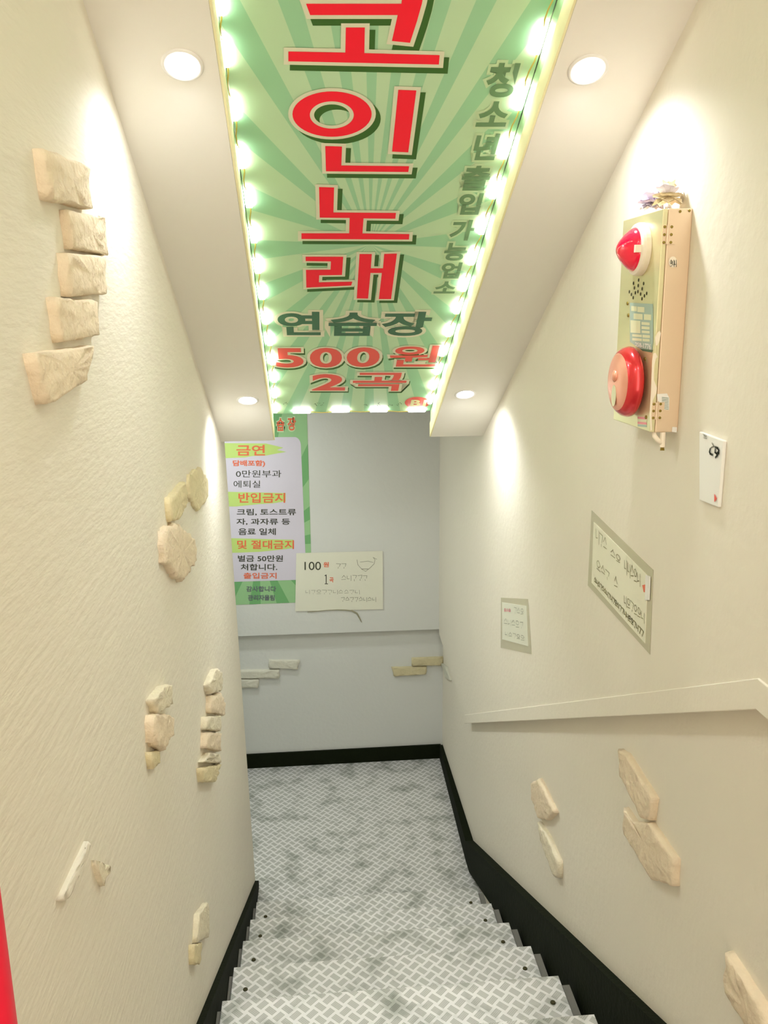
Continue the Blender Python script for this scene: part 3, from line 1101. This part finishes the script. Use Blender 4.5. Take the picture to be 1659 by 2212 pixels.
taped_paper('taped_notice', 'small portrait notice with clear tape border low on the right wall near the corner',
            [(1082.5, 1291), (1141, 1294), (1148.6, 1413), (1082, 1398.7)],
            [(1085.6, 1301), (1138.5, 1309), (1142, 1396), (1086, 1381)],
            [([(1089, 1314), (1104, 1315), (1104, 1322), (1089, 1321)], 3, 'pink', 0.003),
             ([(1110, 1310), (1132, 1314), (1132, 1330), (1110, 1326)], 3, 'pencil', 0.0016),
             ([(1089, 1334), (1132, 1342), (1132, 1360), (1089, 1350)], 5, 'pencil', 0.0016),
             ([(1091, 1362), (1134, 1372), (1134, 1386), (1091, 1374)], 5, 'pencil', 0.0016)], mats=('tape', 'papergrey'))

# white plate with a swirl mark
c4 = [(1518, 932), (1570.8, 951.8), (1558.9, 1096), (1518, 1080)]
cc = on_right(1543, 1020)
card = thing('wall_plate', 'white plastic plate with grey swirl emblem and red mark below the alarm box', 'plate',
             (XR, cc.y, on_right(1518, 1080).z))
mb = MB()
mb.prism([on_right(*p_) for p_ in c4], (-0.007, 0, 0))
mb.build('plate', M['white'], card, bevel=0.002)
xf = XR - 0.0075
P = Print((xf, 0, cc.z), (0, -1, 0), (0, 0, 1))
Q = lambda pts: [P.uv(on_right(x, y, xf)) for x, y in pts]
sw = [[(1535, 970), (1533.5, 976), (1535, 980), (1540, 982.5)], [(1539, 957), (1541, 961), (1543.5, 964.5), (1539, 965.5), (1535, 969)],
      [(1546, 966), (1551, 968), (1553.5, 973), (1553, 979), (1550, 984), (1546.5, 988)], [(1546, 971), (1545.5, 977), (1549, 980), (1552, 977)]]
for s_, w_ in zip(sw, (0.004, 0.0022, 0.004, 0.004)):
    P.stroke(Q(s_), w_, 'ink' if w_ > .003 else 'pencil')
P.build('emblem', card)
P = Print((xf, 0, cc.z), (0, -1, 0), (0, 0, 1))
P.poly(Q([(1544, 1066), (1549.5, 1077), (1544, 1085)]), 'salmon', 0.001)
scribble(P, Q([(1519, 936), (1528, 940), (1528, 951), (1519, 946)]), 3, 'pencil', 0.0012, card)
P.build('red_mark', card)

# ================================================================== FIRE ALARM BOX
XF = 0.667                         # front of the door
YN_, YFAR = 1.635, 1.843
ZB_, ZT_ = ZC - 0.2375, ZC + 0.184
alarm = thing('fire_alarm_box', 'tall steel fire alarm box with red lamp and red bell on the right wall', 'alarm', (XR, (YN_ + YFAR) / 2, ZB_))
mb = MB()
mb.box((XF + 0.011, YN_, ZB_), (XR, YFAR, ZT_))
mb.build('case', M['steel'], alarm, bevel=0.002)
mb = MB()
mb.box((XF, YN_ - 0.001, ZB_ + 0.001), (XF + 0.010, YFAR - 0.001, ZT_ - 0.001))
door = mb.build('door', M['door'], alarm, bevel=0.0015)


def front(px, py, x=XF):
    return on_right(px, py, x)


# speaker holes
for cx_, cy_ in ((532, 1640), (447, 1693), (615, 1697), (525, 1730), (463, 1770), (590, 1783), (380, 1833), (520, 1830), (478, 1850),
                 (565, 1870), (665, 1860), (413, 1877), (628, 1900), (443, 1930), (588, 1948)):
    c = front(1310 + cx_ * .1311, 390 + cy_ * .1311)
    mb = MB()
    mb.lathe(c, (-1, 0, 0), [(0.0036, 0.0002), (0.0034, 0.0006), (0.001, 0.0007)], 12)
    mb.build('speaker_hole', M['dark'], door)
# lamp
lc = Vector((XF, 1.728, ZC + 0.1165))
mb = MB()
mb.lathe(lc, (-1, 0, 0), [(0.051, 0), (0.051, 0.010), (0.049, 0.015), (0.044, 0.018), (0.02, 0.018)], 48)
ring = mb.build('lamp_base', M['ivory'], alarm, smooth=False, bevel=0.001)
mb = MB()
mb.lathe(lc, (-1, 0, 0), [(0.042, 0.014), (0.042, 0.019), (0.038, 0.026), (0.028, 0.037), (0.017, 0.046), (0.008, 0.051), (0.0, 0.052)], 48)
dome = mb.build('lamp_dome', M['lens'], alarm, smooth=True)
mb = MB()
mb.box((lc.x - 0.030, lc.y - 0.044, lc.z - 0.008), (lc.x - 0.018, lc.y - 0.036, lc.z + 0.006))
mb.build('clip', M['ivory'], ring)
# bell
bl = Vector((XF, 1.726, ZC - 0.1445))
mb = MB()
mb.lathe(bl, (-1, 0, 0), [(0.066, 0.006), (0.071, 0.010), (0.072, 0.016), (0.069, 0.026), (0.062, 0.0345), (0.058, 0.037)], 64, caps=(True, False))
gong = mb.build('bell_gong', M['gong'], alarm, smooth=True)
mb = MB()
mb.lathe(bl, (-1, 0, 0), [(0.058, 0.037), (0.052, 0.0395), (0.03, 0.0425), (0.0, 0.0435)], 64, caps=(False, False))
mb.build('bell_face', M['gongface'], gong, smooth=True)
mb = MB()
mb.lathe(bl + Vector((0, 0, 0.012)), (-1, 0, 0), [(0.011, 0.040), (0.012, 0.0445), (0.008, 0.048), (0.0, 0.049)], 24)
mb.build('bell_screw', M['gongface'], gong, smooth=True)
mb = MB()
cc = bl + Vector((-0.0428, 0.001, -0.028))
el = [(cc.x, cc.y + 0.0125 * math.cos(t), cc.z + 0.022 * math.sin(t)) for t in [2 * math.pi * k / 28 for k in range(28)]]
mb.prism(el, (-0.001, 0, 0))
mb.build('bell_emblem', M['stick_pale'], gong)
# stickers on the door
P = Print((XF - 0.0006, 0, ZC), (0, -1, 0), (0, 0, 1))
Q = lambda pts: [P.uv(on_right(x, y, XF - 0.0006)) for x, y in pts]
cr = lambda x, y: (1310 + .1537 * x, 640 + .1537 * y)
P.poly(Q([cr(330, 90), cr(655, 108), cr(655, 640), cr(640, 785), cr(470, 740), cr(330, 640)]), 'stick_blue', 0.0)
for a in ((350, 135, 430, 205), (437, 145, 535, 220), (385, 240, 510, 320), (530, 250, 630, 330), (340, 335, 480, 510), (495, 360, 610, 400),
          (495, 420, 610, 460), (500, 480, 610, 515), (365, 530, 500, 565), (510, 540, 615, 580), (365, 585, 500, 620), (510, 595, 610, 630)):
    x0, y0, x1, y1 = a
    d = (x1 - x0) * .08
    P.poly(Q([cr(x0, y0), cr(x1, y0 + d), cr(x1, y1 + d), cr(x0, y1)]), 'stick_pale', 0.0004)
P.poly(Q([cr(470, 735), cr(650, 755), cr(640, 790), cr(510, 768)]), 'teal', 0.0004)
P.text('258-1776', Q([cr(410, 645), cr(632, 672), cr(632, 755), cr(410, 700)]), [(0, 'white', (0, 0))], bold=0.03, h0=0.0009)
P.build('sticker', door)
P = Print((XF - 0.0006, 0, ZC), (0, -1, 0), (0, 0, 1))
for i, mn in enumerate(('pink', 'stick_pale', 'pink', 'stick_blue')):
    y0, y1 = 1680 + i * 36, 1712 + i * 36
    P.poly(Q([cr(438, y0 + 10), cr(560, y0 + 20), cr(570, y1 + 20), cr(438, y1 + 10)]), mn, 0.0)
P.build('sticker', door)
for a, b in ((300, 100), (310, 267), (545, 880), (560, 1700)):
    c = front(*cr(a, b))
    mb = MB()
    mb.lathe(c, (-1, 0, 0), [(0.004, 0.0002), (0.0036, 0.002), (0.001, 0.0026)], 14)
    mb.build('screw', M['screw'], door)
# near side: hinges, stickers, torn tape
ys_ = YN_
side = lambda px, py, y=ys_: on_plane(px, py, (0, 1, 0), y)
for (px, y0, y1) in ((1441.5, 486, 528), (1417, 869, 906)):
    a, b = side(px, y0), side(px, y1)
    h = thing_z = None
    mb = MB()
    xm = XF + 0.0105
    mb.box((xm - 0.009, ys_ - 0.002, b.z), (xm + 0.016, ys_ - 0.0008, a.z))
    mb.tube([(xm, ys_ - 0.003, b.z), (xm, ys_ - 0.003, a.z)], 0.0022, 10)
    hg = mb.build('hinge', M['steel'], alarm)
    for k in range(3):
        z = b.z + (a.z - b.z) * (0.1 + 0.4 * k)
        for dx in (-0.0055, 0.008):
            mb = MB()
            mb.lathe((xm + dx, ys_ - 0.002, z), (0, -1, 0), [(0.0028, 0), (0.0024, 0.0012), (0.0008, 0.0016)], 12)
            mb.build('screw', M['screw'], hg)
P = Print((0, ys_ - 0.001, ZC), (1, 0, 0), (0, 0, 1))
S = lambda pts: [P.uv(side(x, y, ys_ - 0.001)) for x, y in pts]
P.shape([S(ell(1453.6, 566, 9, 12))], [(0, 'ivory', (0, 0))], h0=0.0)
scribble(P, S(vp_quad(1447, 1461, 560, 577, lean=False)), 3, 'ink', 0.0009)
P.build('round_sticker', alarm)
P = Print((0, ys_ - 0.001, ZC), (1, 0, 0), (0, 0, 1))
P.poly(S([cr(710, 1375), cr(850, 1365), cr(885, 1430), cr(880, 1600), cr(780, 1590), cr(765, 1500), cr(720, 1470)]), 'white', 0.0)
for k in range(8):
    P.stroke(S([cr(780, 1420 + k * 22), cr(870, 1432 + k * 22)]), 0.0009, 'teal', 0.0005)
P.build('barcode_sticker', alarm)
P = Print((0, ys_ - 0.001, ZC), (1, 0, 0), (0, 0, 1))
P.poly(S([cr(925, 1835), cr(992, 1840), cr(988, 1915), cr(920, 1905)]), 'white', 0.0)
P.build('sticker', alarm)
P = Print((0, ys_ - 0.0042, ZC), (1, 0, 0), (0, 0, 1))
S2 = lambda pts: [P.uv(side(x, y, ys_ - 0.0042)) for x, y in pts]
P.shape([S2([cr(655, 800), cr(690, 795), cr(718, 850), cr(690, 880), cr(665, 1000), cr(665, 1180), cr(690, 1240), cr(708, 1290), cr(700, 1360),
            cr(650, 1460), cr(630, 1560), cr(628, 1640), cr(640, 1880), cr(615, 1890), cr(605, 1640), cr(625, 1300), cr(640, 900)])], [(0, 'ivory', (0, 0))])
P.shape([S2([cr(720, 500), cr(750, 485), cr(765, 520), cr(745, 620), cr(715, 690), cr(690, 690), cr(680, 580)])], [(0, 'ivory', (0, 0))])
P.build('torn_tape', alarm)
for a, b in ((1213, 510), (1365, 497)):
    c = side(1310 + a * .1311, 390 + b * .1311)
    mb = MB()
    mb.lathe((c.x, ys_ - 0.0005, c.z), (0, -1, 0), [(0.0026, 0), (0.0022, 0.0014), (0.0008, 0.0018)], 12)
    mb.build('screw', M['screw'], alarm)
# cut cable hanging under the box
c0 = side(1411, 930)
mb = MB()
mb.tube([(c0.x + 0.004, ys_ + 0.01, ZB_ + 0.004), (c0.x + 0.006, ys_ + 0.006, ZB_ - 0.008), (c0.x + 0.012, ys_ + 0.004, ZB_ - 0.016), (c0.x + 0.02, ys_ + 0.003, ZB_ - 0.022)], 0.005, 10)
cb = mb.build('cable', M['ivory'], alarm, smooth=True)
mb = MB()
mb.tube([(c0.x + 0.021, ys_ + 0.003, ZB_ - 0.0), (c0.x + 0.022, ys_ + 0.003, ZB_ - 0.03)], 0.0055, 10)
for k in range(3):
    mb.tube([(c0.x + 0.020 + k * 0.002, ys_ + 0.003, ZB_ - 0.03), (c0.x + 0.019 + k * 0.003, ys_ + 0.002, ZB_ - 0.037)], 0.0016, 6, mi=1)
mb.build('cable_end', [M['ivory'], M['screw']], cb)


# ---- folded paper flowers on the box
def paper_flower(c, r, mats, label):
    t = thing('paper_flower', label, 'paper flower', (c[0], c[1], ZT_), 'folded paper flowers on the alarm box')
    c = Vector(c)
    for layer, (n_, el_, sc_) in enumerate(((7, -0.5, 1.0), (9, 0.05, 1.0), (8, 0.6, 1.0), (5, 1.15, 1.0))):
        m_ = MB()
        for k in range(n_):
            a = 2 * math.pi * (k + 0.5 * layer) / n_ + R.uniform(-.15, .15)
            d = Vector((math.cos(a) * math.cos(el_), math.sin(a) * math.cos(el_), math.sin(el_)))
            s_ = d.cross(Vector((0, 0, 1))).normalized()
            u_ = s_.cross(d)
            L = r * sc_ * R.uniform(.85, 1.1)
            tip = c + d * L
            if tip.z < ZT_ + 0.001:
                tip.z = ZT_ + 0.001
            wdt = L * 0.48
            mid = c + d * L * 0.6
            l_, rr_ = mid + s_ * wdt + u_ * L * .12, mid - s_ * wdt + u_ * L * .12
            for tri in ((c, l_, mid - u_ * L * .06), (c, mid - u_ * L * .06, rr_), (l_, tip, mid - u_ * L * .06), (mid - u_ * L * .06, tip, rr_)):
                m_.face(tri)
                m_.face([p_ + u_ * 0.0012 for p_ in tri][::-1])
        m_.build('petal_ring', M[mats[layer % len(mats)]], t, recalc=False)
    return t


fa = on_right(1414, 432, 0.697)
fb = on_right(1450, 428, 0.703)
paper_flower((0.692, fa.y, ZT_ + 0.024), 0.029, ('petal_a', 'petal_c', 'petal_a'), 'white and lilac folded paper flower on top of the alarm box, left one')
paper_flower((0.696, fb.y, ZT_ + 0.027), 0.031, ('petal_b', 'petal_b', 'petal_a'), 'cream folded paper flower on top of the alarm box, right one')

# ================================================================== RED POST NEXT TO THE CAMERA
e = on_plane(20, 2110, (0, 1, 0), 0.6)
pr_ = 0.022
px_ = e.x - pr_
post = thing('red_post', 'bright red round post against the left wall at the bottom left corner', 'post', (px_, 0.6, ztop))
mb = MB()
mb.lathe((px_, 0.6, ztop), (0, 0, 1), [(0.045, 0), (0.045, 0.01), (0.04, 0.018), (0.02, 0.022)], 32)
mb.build('base', M['redpost'], post, smooth=False)
mb = MB()
mb.lathe((px_, 0.6, ztop + 0.02), (0, 0, 1), [(pr_, 0), (pr_, 1.32), (pr_ * .8, 1.335), (pr_ * .3, 1.34)], 32)
mb.build('pole', M['redpost'], post, smooth=True)
